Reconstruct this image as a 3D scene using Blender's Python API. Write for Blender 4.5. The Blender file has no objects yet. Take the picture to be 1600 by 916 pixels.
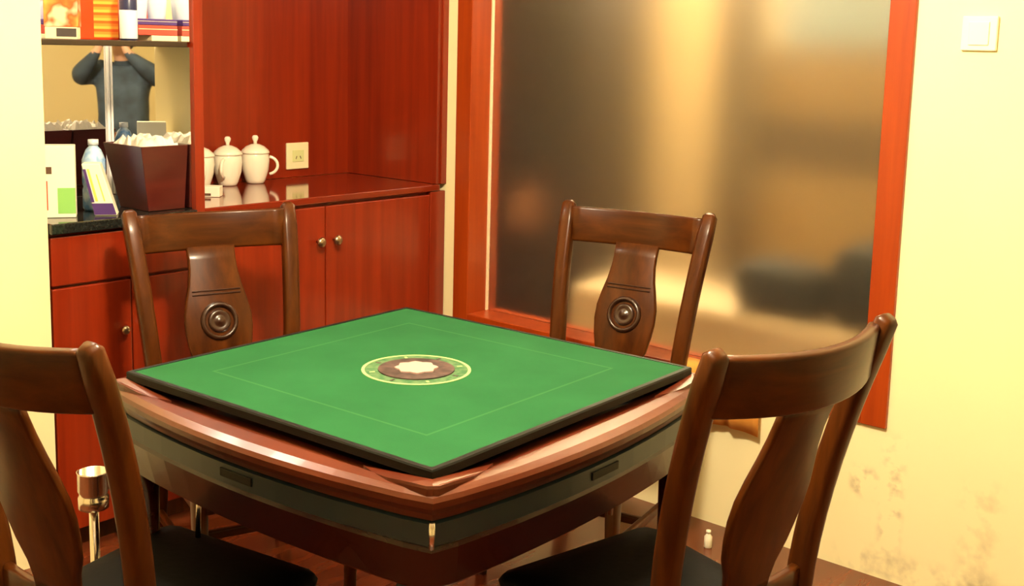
import bpy, bmesh, math, random
from mathutils import Vector, Matrix

# ------------------------------------------------------------------ camera
SC = bpy.context.scene
COL = SC.collection
H_CAM = 1.4746
F_PX, PCX, PCY = 1820.77, 763.37, 348.40
RIGHT = Vector((0.6716402, -0.74055728, 0.02177983))
UP = Vector((0.09573093, 0.11589798, 0.98863707))
FWD = Vector((0.73466661, 0.66192339, -0.14873598))
cam_d = bpy.data.cameras.new('camera')
cam = bpy.data.objects.new('camera', cam_d)
COL.objects.link(cam)
cam_d.sensor_width = 36.0
cam_d.lens = F_PX * 36.0 / 1600.0
cam_d.shift_x = (800.0 - PCX) / 1600.0
cam_d.shift_y = (PCY - 458.0) / 1600.0
cam_d.clip_start = 0.02
cam.matrix_world = Matrix(((RIGHT.x, UP.x, -FWD.x, 0), (RIGHT.y, UP.y, -FWD.y, 0),
                           (RIGHT.z, UP.z, -FWD.z, H_CAM), (0, 0, 0, 1)))
SC.camera = cam

# ------------------------------------------------------------------ world, light, exposure
SC.view_settings.view_transform = 'Standard'
SC.view_settings.look = 'None'
SC.view_settings.gamma = 1.0
SC.view_settings.use_curve_mapping = False
SC.view_settings.exposure = 0.0
w = bpy.data.worlds.new('world')
SC.world = w
w.use_nodes = True
w.node_tree.nodes['Background'].inputs[0].default_value = (1.0, 0.85, 0.62, 1)
w.node_tree.nodes['Background'].inputs[1].default_value = 0.05


def area_light(name, loc, size, energy, color, rot=(0, 0, 0), size_y=None):
    d = bpy.data.lights.new(name, 'AREA')
    d.energy = energy
    d.color = color
    d.size = size
    if size_y:
        d.shape = 'RECTANGLE'
        d.size_y = size_y
    else:
        d.shape = 'DISK'
    o = bpy.data.objects.new(name, d)
    o.location = loc
    o.rotation_euler = rot
    COL.objects.link(o)
    return o


WARM = (1.0, 0.83, 0.56)
LAMP = (1.40, 1.38)


def bulb_light(name, loc, radius, energy, color):
    d = bpy.data.lights.new(name, 'POINT')
    d.energy = energy
    d.color = color
    d.shadow_soft_size = radius
    o = bpy.data.objects.new(name, d)
    o.location = loc
    COL.objects.link(o)
    return o


bulb_light('ceiling_lamp_light', (LAMP[0], LAMP[1], 2.26), 0.10, 225, WARM)
area_light('niche_downlight_light', (1.78, 3.22, 2.33), 0.22, 11, (1.0, 0.9, 0.72))
bulb_light('next_room_lamp_light', (4.15, 2.66, 2.42), 0.12, 230, (1.0, 0.85, 0.58))

# ------------------------------------------------------------------ key positions (metres)
XW = 3.0978          # inner face of the window wall
YC = 3.01            # face of the back wall and front of the cabinets
ZC = 0.97            # counter height
CEIL = 2.6


def px(x, y, axis, val):
    """photo pixel -> point on the plane axis=val"""
    d = RIGHT * ((x - PCX) / F_PX) - UP * ((y - PCY) / F_PX) + FWD
    o = Vector((0, 0, H_CAM))
    return o + d * ((val - o[axis]) / d[axis])


# ------------------------------------------------------------------ materials
def new_mat(name):
    m = bpy.data.materials.new(name)
    m.use_nodes = True
    nt = m.node_tree
    return m, nt, nt.nodes['Principled BSDF']


def plain(name, col, rough=0.5, metal=0.0, coat=0.0, spec=0.5, noise=0.0, nscale=8, bump=0.0, sheen=0.0):
    m, nt, b = new_mat(name)
    b.inputs['Base Color'].default_value = (*col, 1)
    b.inputs['Roughness'].default_value = rough
    b.inputs['Metallic'].default_value = metal
    b.inputs['Coat Weight'].default_value = coat
    b.inputs['Coat Roughness'].default_value = 0.12
    b.inputs['Specular IOR Level'].default_value = spec
    b.inputs['Sheen Weight'].default_value = sheen
    if noise or bump:
        tc = nt.nodes.new('ShaderNodeTexCoord')
        n = nt.nodes.new('ShaderNodeTexNoise')
        n.inputs['Scale'].default_value = nscale
        n.inputs['Detail'].default_value = 5
        nt.links.new(tc.outputs['Object'], n.inputs['Vector'])
        if noise:
            r = nt.nodes.new('ShaderNodeValToRGB')
            r.color_ramp.elements[0].position = 0.3
            r.color_ramp.elements[1].position = 0.7
            r.color_ramp.elements[0].color = (*[c * (1 - noise) for c in col], 1)
            r.color_ramp.elements[1].color = (*[min(1, c * (1 + noise)) for c in col], 1)
            nt.links.new(n.outputs['Fac'], r.inputs['Fac'])
            nt.links.new(r.outputs['Color'], b.inputs['Base Color'])
        if bump:
            bp = nt.nodes.new('ShaderNodeBump')
            bp.inputs['Strength'].default_value = bump
            bp.inputs['Distance'].default_value = 0.005
            nt.links.new(n.outputs['Fac'], bp.inputs['Height'])
            nt.links.new(bp.outputs['Normal'], b.inputs['Normal'])
    return m


def wood(name, c1, c2, stretch=(30, 30, 1.2), rough=0.3, coat=0.3, c3=None, spec=0.5):
    m, nt, b = new_mat(name)
    tc = nt.nodes.new('ShaderNodeTexCoord')
    mp = nt.nodes.new('ShaderNodeMapping')
    mp.inputs['Scale'].default_value = stretch
    n = nt.nodes.new('ShaderNodeTexNoise')
    n.inputs['Scale'].default_value = 1.0
    n.inputs['Detail'].default_value = 6
    n.inputs['Roughness'].default_value = 0.6
    n.inputs['Distortion'].default_value = 0.4
    r = nt.nodes.new('ShaderNodeValToRGB')
    r.color_ramp.elements[0].position = 0.3
    r.color_ramp.elements[1].position = 0.72
    r.color_ramp.elements[0].color = (*c1, 1)
    r.color_ramp.elements[1].color = (*c2, 1)
    if c3:
        e = r.color_ramp.elements.new(0.5)
        e.color = (*c3, 1)
    nt.links.new(tc.outputs['Object'], mp.inputs['Vector'])
    nt.links.new(mp.outputs['Vector'], n.inputs['Vector'])
    nt.links.new(n.outputs['Fac'], r.inputs['Fac'])
    nt.links.new(r.outputs['Color'], b.inputs['Base Color'])
    b.inputs['Roughness'].default_value = rough
    b.inputs['Coat Weight'].default_value = coat
    b.inputs['Coat Roughness'].default_value = 0.08
    b.inputs['Specular IOR Level'].default_value = spec
    return m


def wall_mat():
    """cream paint, with scuffs and a grey smear low beside the window"""
    m, nt, b = new_mat('cream_wall_paint')
    L = nt.links
    tc = nt.nodes.new('ShaderNodeTexCoord')
    base = (0.93, 0.80, 0.50, 1)
    n1 = nt.nodes.new('ShaderNodeTexNoise')
    n1.inputs['Scale'].default_value = 2.2
    n1.inputs['Detail'].default_value = 3
    L.new(tc.outputs['Object'], n1.inputs['Vector'])
    r1 = nt.nodes.new('ShaderNodeValToRGB')
    r1.color_ramp.elements[0].color = (0.92, 0.82, 0.47, 1)
    r1.color_ramp.elements[1].color = (0.95, 0.87, 0.54, 1)
    L.new(n1.outputs['Fac'], r1.inputs['Fac'])
    sep = nt.nodes.new('ShaderNodeSeparateXYZ')
    L.new(tc.outputs['Object'], sep.inputs[0])

    def band(sock, lo, hi, soft):
        a = nt.nodes.new('ShaderNodeMapRange')
        a.interpolation_type = 'SMOOTHSTEP'
        a.inputs['From Min'].default_value = lo - soft
        a.inputs['From Max'].default_value = lo + soft
        L.new(sock, a.inputs['Value'])
        c = nt.nodes.new('ShaderNodeMapRange')
        c.interpolation_type = 'SMOOTHSTEP'
        c.inputs['From Min'].default_value = hi - soft
        c.inputs['From Max'].default_value = hi + soft
        c.inputs['To Min'].default_value = 1
        c.inputs['To Max'].default_value = 0
        L.new(sock, c.inputs['Value'])
        mu = nt.nodes.new('ShaderNodeMath')
        mu.operation = 'MULTIPLY'
        L.new(a.outputs[0], mu.inputs[0])
        L.new(c.outputs[0], mu.inputs[1])
        return mu.outputs[0]

    def mult(a, c):
        mu = nt.nodes.new('ShaderNodeMath')
        mu.operation = 'MULTIPLY'
        L.new(a, mu.inputs[0])
        if isinstance(c, float):
            mu.inputs[1].default_value = c
        else:
            L.new(c, mu.inputs[1])
        return mu.outputs[0]

    n2 = nt.nodes.new('ShaderNodeTexNoise')
    n2.inputs['Scale'].default_value = 16
    n2.inputs['Detail'].default_value = 6
    L.new(tc.outputs['Object'], n2.inputs['Vector'])
    r2 = nt.nodes.new('ShaderNodeValToRGB')
    r2.color_ramp.elements[0].position = 0.46
    r2.color_ramp.elements[1].position = 0.66
    L.new(n2.outputs['Fac'], r2.inputs['Fac'])
    s1 = mult(mult(band(sep.outputs['Y'], 1.215, 1.27, .02), band(sep.outputs['Z'], .10, .40, .05)), r2.outputs['Color'])
    s2 = mult(mult(band(sep.outputs['Y'], 1.285, 1.36, .02), band(sep.outputs['Z'], .23, .31, .02)), r2.outputs['Color'])
    s3 = mult(mult(band(sep.outputs['Y'], .9, 1.38, .05), band(sep.outputs['Z'], 0.0, .08, .03)), r2.outputs['Color'])
    s4 = mult(mult(band(sep.outputs['Y'], .95, 1.05, .03), band(sep.outputs['Z'], .05, .35, .05)), r2.outputs['Color'])

    def add(a, c):
        mu = nt.nodes.new('ShaderNodeMath')
        mu.operation = 'ADD'
        mu.use_clamp = True
        L.new(a, mu.inputs[0])
        L.new(c, mu.inputs[1])
        return mu.outputs[0]
    st = add(add(s1, s2), add(mult(s3, 0.5), mult(s4, 0.3)))
    st = mult(st, 0.95)
    mx = nt.nodes.new('ShaderNodeMix')
    mx.data_type = 'RGBA'
    L.new(st, mx.inputs[0])
    L.new(r1.outputs['Color'], mx.inputs[6])
    mx.inputs[7].default_value = (0.28, 0.20, 0.12, 1)
    L.new(mx.outputs[2], b.inputs['Base Color'])
    b.inputs['Roughness'].default_value = 0.75
    return m


def frosted_mat():
    m, nt, b = new_mat('frosted_glass')
    b.inputs['Base Color'].default_value = (0.93, 0.90, 0.82, 1)
    b.inputs['Roughness'].default_value = 0.30
    b.inputs['IOR'].default_value = 1.45
    b.inputs['Transmission Weight'].default_value = 1.0
    return m


def felt_mat():
    """green cloth with the ring print and faint square lines; object origin at the centre"""
    m, nt, b = new_mat('green_felt')
    L = nt.links
    tc = nt.nodes.new('ShaderNodeTexCoord')
    sep = nt.nodes.new('ShaderNodeSeparateXYZ')
    L.new(tc.outputs['Object'], sep.inputs[0])

    def math_(op, a, c=None, clamp=False):
        n = nt.nodes.new('ShaderNodeMath')
        n.operation = op
        n.use_clamp = clamp
        for i, v in enumerate((a, c)):
            if v is None:
                continue
            if isinstance(v, (int, float)):
                n.inputs[i].default_value = v
            else:
                L.new(v, n.inputs[i])
        return n.outputs[0]
    n1 = nt.nodes.new('ShaderNodeTexNoise')
    n1.inputs['Scale'].default_value = 5
    n1.inputs['Detail'].default_value = 6
    L.new(tc.outputs['Object'], n1.inputs['Vector'])
    r1 = nt.nodes.new('ShaderNodeValToRGB')
    r1.color_ramp.elements[0].position = .3
    r1.color_ramp.elements[1].position = .7
    r1.color_ramp.elements[0].color = (0.0075, 0.076, 0.021, 1)
    r1.color_ramp.elements[1].color = (0.0115, 0.096, 0.029, 1)
    L.new(n1.outputs['Fac'], r1.inputs['Fac'])
    x, y = sep.outputs['X'], sep.outputs['Y']
    cheb = math_('MAXIMUM', math_('ABSOLUTE', x), math_('ABSOLUTE', y))
    line = math_('LESS_THAN', math_('ABSOLUTE', math_('SUBTRACT', cheb, 0.305)), 0.003)
    mx = nt.nodes.new('ShaderNodeMix')
    mx.data_type = 'RGBA'
    L.new(math_('MULTIPLY', line, 0.06), mx.inputs[0])
    L.new(r1.outputs['Color'], mx.inputs[6])
    mx.inputs[7].default_value = (0.22, 0.50, 0.18, 1)
    L.new(mx.outputs[2], b.inputs['Base Color'])
    b.inputs['Roughness'].default_value = 0.85
    b.inputs['Specular IOR Level'].default_value = 0.15
    bp = nt.nodes.new('ShaderNodeBump')
    bp.inputs['Strength'].default_value = 0.15
    n3 = nt.nodes.new('ShaderNodeTexNoise')
    n3.inputs['Scale'].default_value = 300
    L.new(tc.outputs['Object'], n3.inputs['Vector'])
    L.new(n3.outputs['Fac'], bp.inputs['Height'])
    L.new(bp.outputs['Normal'], b.inputs['Normal'])
    return m


def striped(name, cols, axis='Z', scale=60, rough=0.4):
    """printed stripes cycling through cols along an object axis"""
    m, nt, b = new_mat(name)
    L = nt.links
    tc = nt.nodes.new('ShaderNodeTexCoord')
    sep = nt.nodes.new('ShaderNodeSeparateXYZ')
    L.new(tc.outputs['Object'], sep.inputs[0])
    mu = nt.nodes.new('ShaderNodeMath')
    mu.operation = 'MULTIPLY'
    mu.inputs[1].default_value = scale
    L.new(sep.outputs[axis], mu.inputs[0])
    fr = nt.nodes.new('ShaderNodeMath')
    fr.operation = 'FRACT'
    L.new(mu.outputs[0], fr.inputs[0])
    r = nt.nodes.new('ShaderNodeValToRGB')
    r.color_ramp.interpolation = 'CONSTANT'
    r.color_ramp.elements[0].color = (*cols[0], 1)
    r.color_ramp.elements[1].position = 1.0 / len(cols)
    r.color_ramp.elements[1].color = (*cols[1], 1)
    for i, c in enumerate(cols[2:], 2):
        e = r.color_ramp.elements.new(i / len(cols))
        e.color = (*c, 1)
    L.new(fr.outputs[0], r.inputs['Fac'])
    L.new(r.outputs['Color'], b.inputs['Base Color'])
    b.inputs['Roughness'].default_value = rough
    return m


def clouded(name, stops, scale=14, rough=0.5):
    """blotchy print: noise through a hard colour ramp"""
    m, nt, b = new_mat(name)
    tc = nt.nodes.new('ShaderNodeTexCoord')
    n = nt.nodes.new('ShaderNodeTexNoise')
    n.inputs['Scale'].default_value = scale
    n.inputs['Detail'].default_value = 2
    nt.links.new(tc.outputs['Object'], n.inputs['Vector'])
    r = nt.nodes.new('ShaderNodeValToRGB')
    r.color_ramp.elements[0].position = stops[0][0]
    r.color_ramp.elements[0].color = (*stops[0][1], 1)
    r.color_ramp.elements[1].position = stops[1][0]
    r.color_ramp.elements[1].color = (*stops[1][1], 1)
    for p, c in stops[2:]:
        e = r.color_ramp.elements.new(p)
        e.color = (*c, 1)
    nt.links.new(n.outputs['Fac'], r.inputs['Fac'])
    nt.links.new(r.outputs['Color'], b.inputs['Base Color'])
    b.inputs['Roughness'].default_value = rough
    return m


M = {
    'wall': wall_mat(),
    'ceiling': plain('ceiling_paint', (0.86, 0.78, 0.58), 0.8),
    'floor': wood('red_brown_floor', (0.0800, 0.0144, 0.0048), (0.1680, 0.0360, 0.0112), (3, 14, 3), 0.22, 0.2),
    'red': wood('red_cherry_veneer', (0.170, 0.0110, 0.0018), (0.270, 0.0230, 0.0030), (26, 26, 1.1), 0.3, 0.2),
    'red_top': wood('red_cherry_worktop', (0.1500, 0.0120, 0.0037), (0.2250, 0.0240, 0.0060), (1.5, 26, 26), 0.10, 0.6),
    'frame': wood('orange_frame_wood', (0.27, 0.030, 0.002), (0.38, 0.052, 0.003), (30, 30, 1.4), 0.35, 0.1),
    'chair': wood('dark_walnut', (0.028, 0.0058, 0.0008), (0.088, 0.0225, 0.0025), (28, 28, 2.2), 0.30, 0.08, None, 0.22),
    'chair_x': wood('dark_walnut_crosswise', (0.028, 0.0058, 0.0008), (0.088, 0.0225, 0.0025), (2.2, 28, 28), 0.30, 0.08, None, 0.22),
    'carve': plain('carved_dark_walnut', (0.030, 0.009, 0.004), 0.3, coat=0.4),
    'table': wood('table_mahogany', (0.070, 0.0115, 0.0040), (0.118, 0.0240, 0.008), (5, 5, 20), 0.3, 0.08),
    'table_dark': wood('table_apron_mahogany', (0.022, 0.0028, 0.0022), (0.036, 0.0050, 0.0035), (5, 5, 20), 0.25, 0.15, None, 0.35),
    'band': plain('grey_green_band', (0.010, 0.024, 0.036), 0.35, coat=0.05),
    'rim': plain('black_table_rim', (0.006, 0.007, 0.006), 0.5, spec=0.2),
    'felt': felt_mat(),
    'ring': plain('pale_green_print', (0.30, 0.46, 0.16), 0.7),
    'disc': clouded('brown_print', [(0.35, (0.022, 0.012, 0.010)), (0.65, (0.085, 0.045, 0.04))], 40, 0.6),
    'pink': plain('pinkish_white_plastic', (0.50, 0.335, 0.30), 0.4),
    'ringgreen': clouded('mottled_green_print', [(0.4, (0.016, 0.095, 0.026)), (0.62, (0.075, 0.15, 0.06))], 60, 0.7),
    'chrome': plain('chrome', (0.82, 0.78, 0.72), 0.16, metal=1.0),
    'seat': plain('black_seat_leather', (0.002, 0.002, 0.002), 0.6, spec=0.08, bump=0.1, nscale=60),
    'granite': plain('black_granite', (0.014, 0.015, 0.013), 0.07, noise=0.5, nscale=120),
    'mirror': plain('mirror', (0.97, 0.96, 0.95), 0.015, metal=1.0),
    'seam': plain('white_corner_strip', (0.97, 0.95, 0.94), 0.4),
    'shelf': plain('dark_shelf', (0.030, 0.018, 0.010), 0.3),
    'porcelain': plain('white_porcelain', (0.88, 0.84, 0.70), 0.12, coat=0.4),
    'plate': plain('ivory_plastic', (0.88, 0.80, 0.50), 0.35),
    'plate_in': plain('pale_green_plastic', (0.66, 0.70, 0.34), 0.35),
    'white_plastic': plain('white_plastic', (0.90, 0.86, 0.68), 0.4),
    'knob': plain('brushed_brass_knob', (0.42, 0.33, 0.24), 0.3, metal=1.0),
    'frost': frosted_mat(),
    'bead': plain('cream_glazing_bead', (0.86, 0.68, 0.45), 0.5),
    'box_red': wood('dark_red_lacquer', (0.050, 0.0055, 0.0045), (0.085, 0.010, 0.007), (3, 20, 20), 0.3, 0.2),
    'paper': plain('white_paper', (0.88, 0.83, 0.72), 0.7, noise=0.06, nscale=30),
    'card': plain('white_card', (0.90, 0.86, 0.70), 0.6),
    'green_print': plain('lime_green_print', (0.26, 0.58, 0.14), 0.5),
    'red_print': plain('red_print', (0.72, 0.06, 0.03), 0.5),
    'brown_print2': plain('dark_brown_print', (0.10, 0.05, 0.03), 0.5),
    'purple': plain('purple_card', (0.070, 0.030, 0.170), 0.4),
    'lblue': clouded('pale_blue_plastic', [(0.38, (0.14, 0.34, 0.72)), (0.64, (0.62, 0.80, 0.98))], 30, 0.25),
    'yellow_print': plain('yellow_print', (0.85, 0.66, 0.12), 0.5),
    'navy': plain('navy_plastic', (0.020, 0.024, 0.075), 0.3),
    'bag_print': clouded('red_flower_print', [(0.36, (0.85, 0.62, 0.40)), (0.48, (0.75, 0.10, 0.02)), (0.66, (0.88, 0.40, 0.08))], 18, 0.4),
    'bag_dark': plain('dark_grey_base', (0.06, 0.05, 0.05), 0.4),
    'cream_card': plain('cream_card', (0.88, 0.78, 0.50), 0.5),
    'can_red': plain('bright_red_tin', (0.78, 0.055, 0.008), 0.3),
    'can_stripe': striped('orange_yellow_stripes', [(0.80, 0.12, 0.01), (0.90, 0.42, 0.06), (0.86, 0.26, 0.03)], 'Z', 42, 0.35),
    'red_card': plain('brick_red_card', (0.50, 0.070, 0.045), 0.4),
    'steel_blue': plain('pale_blue_white_plastic', (0.70, 0.76, 0.84), 0.3),
    'jacket': plain('dark_blue_grey_cloth', (0.038, 0.062, 0.092), 0.85, noise=0.4, nscale=10, bump=0.3),
    'trousers': plain('black_cloth', (0.015, 0.015, 0.018), 0.85),
    'skin': plain('skin', (0.55, 0.33, 0.22), 0.55),
    'hair': plain('black_hair', (0.015, 0.016, 0.022), 0.5),
    'black': plain('black_plastic', (0.012, 0.012, 0.012), 0.4),
    'glass_lens': plain('lens_glass', (0.02, 0.02, 0.03), 0.05, coat=1.0),
    'lampglass': None,
    'tan_wall': plain('tan_wall_paint', (0.72, 0.52, 0.24), 0.8),
    'dark_wardrobe': plain('dark_brown_wardrobe', (0.022, 0.016, 0.012), 0.5),
    'post_brown': plain('brown_post_paint', (0.10, 0.065, 0.035), 0.6),
    'shelf_tan': plain('tan_shelf_wood', (0.42, 0.28, 0.12), 0.6),
    'shelf_brown': plain('brown_shelf_wood', (0.13, 0.085, 0.05), 0.6),
    'glow_bluewhite': plain('pale_blue_glow_colour', (0.44, 0.62, 0.82), 0.8),  # bluish glow beyond the pane, put into a surface colour
    'beige': plain('beige_cloth', (0.70, 0.54, 0.33), 0.85),
    'charcoal': plain('charcoal_cloth', (0.025, 0.028, 0.026), 0.8),
    'pinkorange': plain('salmon_cloth', (0.50, 0.22, 0.12), 0.7),
    'orange_cloth': plain('orange_cloth', (0.78, 0.33, 0.05), 0.8, bump=0.2, nscale=40),
    'grain_line': plain('dark_joint', (0.05, 0.008, 0.003), 0.6),
}
_m, _nt, _b = new_mat('lamp_diffuser')
_b.inputs['Base Color'].default_value = (0.95, 0.9, 0.8, 1)
_b.inputs['Emission Color'].default_value = (1, 0.85, 0.6, 1)
_b.inputs['Emission Strength'].default_value = 4.0
M['lampglass'] = _m


# ------------------------------------------------------------------ mesh helpers
def finish(name, me, mat, parent=None, smooth=False):
    if isinstance(mat, str):
        mat = M[mat]
    if mat is not None and not me.materials:
        me.materials.append(mat)
    if smooth:
        for p in me.polygons:
            p.use_smooth = True
    o = bpy.data.objects.new(name, me)
    COL.objects.link(o)
    if parent:
        o.parent = parent
    return o


def from_bm(name, bm, mat, parent=None, smooth=False):
    bmesh.ops.recalc_face_normals(bm, faces=bm.faces[:])
    me = bpy.data.meshes.new(name)
    bm.to_mesh(me)
    bm.free()
    return finish(name, me, mat, parent, smooth)


def bm_box(bm, x0, x1, y0, y1, z0, z1, bev=0.0):
    t = bmesh.new()
    vs = [t.verts.new((x, y, z)) for x in (x0, x1) for y in (y0, y1) for z in (z0, z1)]
    for f in ((0, 1, 3, 2), (4, 6, 7, 5), (0, 4, 5, 1), (2, 3, 7, 6), (0, 2, 6, 4), (1, 5, 7, 3)):
        t.faces.new([vs[i] for i in f])
    bmesh.ops.recalc_face_normals(t, faces=t.faces[:])
    if bev > 0:
        bmesh.ops.bevel(t, geom=t.edges[:], offset=bev, segments=2, affect='EDGES', profile=0.5)
    me = bpy.data.meshes.new('tmp')
    t.to_mesh(me)
    t.free()
    bm.from_mesh(me)
    bpy.data.meshes.remove(me)


def box(name, x0, x1, y0, y1, z0, z1, mat, parent=None, bev=0.003):
    bm = bmesh.new()
    bm_box(bm, x0, x1, y0, y1, z0, z1, bev)
    return from_bm(name, bm, mat, parent)


def bm_loft(bm, loops, cap=True, closed=True):
    rows = [[bm.verts.new(p) for p in lp] for lp in loops]
    n = len(rows[0])
    for a, b in zip(rows[:-1], rows[1:]):
        rng = range(n) if closed else range(n - 1)
        for i in rng:
            j = (i + 1) % n
            bm.faces.new((a[i], a[j], b[j], b[i]))
    if cap:
        bm.faces.new(rows[0][::-1])
        bm.faces.new(rows[-1])
    return rows


def rrect(wd, ht, r=None, k=3):
    """rounded rectangle section, list of (u, v)"""
    r = r if r is not None else min(wd, ht) * 0.3
    out = []
    for cx, cy, a0 in ((wd / 2 - r, ht / 2 - r, 0), (-wd / 2 + r, ht / 2 - r, 90), (-wd / 2 + r, -ht / 2 + r, 180), (wd / 2 - r, -ht / 2 + r, 270)):
        for i in range(k + 1):
            a = math.radians(a0 + 90 * i / k)
            out.append((cx + r * math.cos(a), cy + r * math.sin(a)))
    return out


def sweep(name, path, sections, mat, parent=None, side=Vector((1, 0, 0)), smooth=True):
    """sections: one (w, h) or one per path point; u along side, v across"""
    bm = bmesh.new()
    loops = []
    n = len(path)
    for i, p in enumerate(path):
        p = Vector(p)
        t = (Vector(path[min(i + 1, n - 1)]) - Vector(path[max(i - 1, 0)])).normalized()
        s = side(i) if callable(side) else side
        s = (s - t * s.dot(t)).normalized()
        v = t.cross(s)
        wh = sections[i] if isinstance(sections, list) else sections
        loops.append([p + s * a + v * b for a, b in rrect(*wh)])
    bm_loft(bm, loops)
    return from_bm(name, bm, mat, parent, smooth)


def tube(name, path, rad, mat, parent=None, n=12, smooth=True):
    bm = bmesh.new()
    loops = []
    m = len(path)
    ref = None
    for i, p in enumerate(path):
        p = Vector(p)
        t = (Vector(path[min(i + 1, m - 1)]) - Vector(path[max(i - 1, 0)])).normalized()
        if ref is None:
            ref = t.orthogonal()
        ref = (ref - t * ref.dot(t)).normalized()
        v = t.cross(ref)
        r = rad[i] if isinstance(rad, list) else rad
        loops.append([p + ref * (r * math.cos(2 * math.pi * k / n)) + v * (r * math.sin(2 * math.pi * k / n)) for k in range(n)])
    bm_loft(bm, loops)
    return from_bm(name, bm, mat, parent, smooth)


def lathe(name, prof, mat, parent=None, n=24, loc=(0, 0, 0), smooth=True):
    bm = bmesh.new()
    loops = [[(loc[0] + r * math.cos(2 * math.pi * k / n), loc[1] + r * math.sin(2 * math.pi * k / n), loc[2] + z) for k in range(n)] for r, z in prof]
    bm_loft(bm, loops)
    return from_bm(name, bm, mat, parent, smooth)


def empty(name, loc=(0, 0, 0), rz=0.0):
    o = bpy.data.objects.new(name, None)
    o.empty_display_size = 0.1
    COL.objects.link(o)
    o.location = loc
    o.rotation_euler = (0, 0, rz)
    return o


def tag(o, label, cat, group=None):
    o['label'] = label
    o['category'] = cat
    if group:
        o['group'] = group
    return o


def struct(o, label=None):
    o['kind'] = 'structure'
    if label:
        o['label'] = label
    return o


def copy_tree(o, parent=None):
    c = o.copy()
    COL.objects.link(c)
    c.parent = parent
    for ch in list(o.children):
        copy_tree(ch, c)
    return c


# ------------------------------------------------------------------ room shell
X0, Y0 = -1.9, -2.3          # walls behind the camera
WY0, WY1, WZ0, WZ1 = 1.27, 2.953, 0.442, 2.25      # window frame outside
WT = 0.16                    # window wall thickness
FW = 0.074                   # frame width
X9 = 5.5                     # far wall of the next room

struct(box('floor', X0 - .1, XW + WT, Y0 - .1, 3.62, -0.1, 0, 'floor', bev=0), 'glossy red-brown floor')
struct(box('ceiling', X0 - .1, XW + WT, Y0 - .1, 3.62, CEIL, CEIL + .1, 'ceiling', bev=0), 'cream ceiling')
struct(box('wall_left', X0 - .1, X0, Y0, YC, 0, CEIL, 'wall', bev=0), 'cream wall behind the camera, to its left')
struct(box('wall_front', X0 - .1, XW, Y0 - .1, Y0, 0, CEIL, 'wall', bev=0), 'cream wall behind the photographer')
bm = bmesh.new()
bm_box(bm, X0, 1.535, YC, 3.62, 0, CEIL)
struct(from_bm('wall_back', bm, 'wall'), 'cream wall to the left of the display niche')
struct(box('wall_niche', 1.535, XW + WT, 3.53, 3.62, 0, CEIL, 'wall', bev=0), 'wall behind the built-in cabinets')
struct(box('wall_header', 1.535, XW, YC, 3.53, 2.36, CEIL, 'wall', bev=0), 'cream wall above the built-in cabinets')
bm = bmesh.new()
bm_box(bm, XW, XW + WT, Y0, WY0, 0, CEIL)
bm_box(bm, XW, XW + WT, WY1, 3.53, 0, CEIL)
bm_box(bm, XW, XW + WT, WY0, WY1, 0, WZ0)
bm_box(bm, XW, XW + WT, WY0, WY1, WZ1, CEIL)
struct(from_bm('wall_right', bm, 'wall'), 'pale yellow wall around the frosted window, scuffed near the floor')

# window: orange wood frame, frosted pane set back in it
win = struct(empty('window_1', (XW, 0, 0)), 'large frosted glass window in an orange-red wooden frame')
XG = 0.10
pr = -0.012
box('frame_stile', pr, XG + .05, WY0, WY0 + FW, WZ0, WZ1, 'frame', win)
box('frame_stile', pr, XG + .05, WY1 - FW, WY1, WZ0, WZ1, 'frame', win)
box('frame_rail', pr, XG + .05, WY0 + FW, WY1 - FW, WZ0, WZ0 + .055, 'frame', win)
box('frame_rail', pr, XG + .05, WY0 + FW, WY1 - FW, WZ1 - .07, WZ1, 'frame', win)
gy0, gy1, gz0, gz1 = WY0 + FW, WY1 - FW, WZ0 + .055, WZ1 - .07
box('glass_pane', XG, XG + .008, gy0, gy1, gz0, gz1, 'frost', win, bev=0)
box('glazing_bead', XG - .012, XG - .0005, gy1 - .007, gy1, gz0, gz1, 'bead', win, bev=.001)
box('glazing_bead', XG - .012, XG - .0005, gy0, gy0 + .010, gz0, gz1, 'bead', win, bev=.001)

# light switch on the right
sw = tag(empty('light_switch', (XW, 1.103, 1.538)), 'white square light switch on the yellow wall right of the window', 'switch')
box('switch_plate', -.011, 0, -.045, .045, -.044, .044, 'white_plastic', sw, .003)
box('rocker', -.015, -.0105, -.026, .026, -.030, .030, 'white_plastic', sw, .002)

# ------------------------------------------------------------------ built-in cabinets
XL, XP0, XP1, XR = 1.537, 2.005, 2.038, 3.05
YB = 3.51            # niche back
YM = 3.485           # face of the niche mirror
# left base unit: drawer above two doors
b1 = tag(empty('base_cabinet', (XL, YC, 0)), 'red wooden base cabinet with wide drawer under the black counter, beside the cream wall', 'cabinet')
w1 = XP1 - XL - .005
box('body', 0, w1, .02, YB - YC, 0.06, .938, 'red', b1)
box('plinth', 0, w1, .05, .08, 0.0, .06, 'chair', b1, 0)
dr = box('drawer', .004, w1 - .004, -.002, .02, .792, .930, 'red', b1)
for a, c in ((.004, w1 / 2 - .002), (w1 / 2 + .002, w1 - .004)):
    box('door', a, c, -.002, .02, .07, .784, 'red', b1)
for s in (-1, 1):
    d = [o for o in b1.children if o.name.startswith('door')][0 if s < 0 else 1]
    o = lathe('knob', [(.004, 0), (.005, .012), (.012, .018), (.014, .024), (.010, .030), (.001, .031)], 'knob', d, 16)
    o.location = (w1 / 2 + s * .035, -.002, .64)
    o.rotation_euler = (math.pi / 2, 0, 0)
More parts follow.
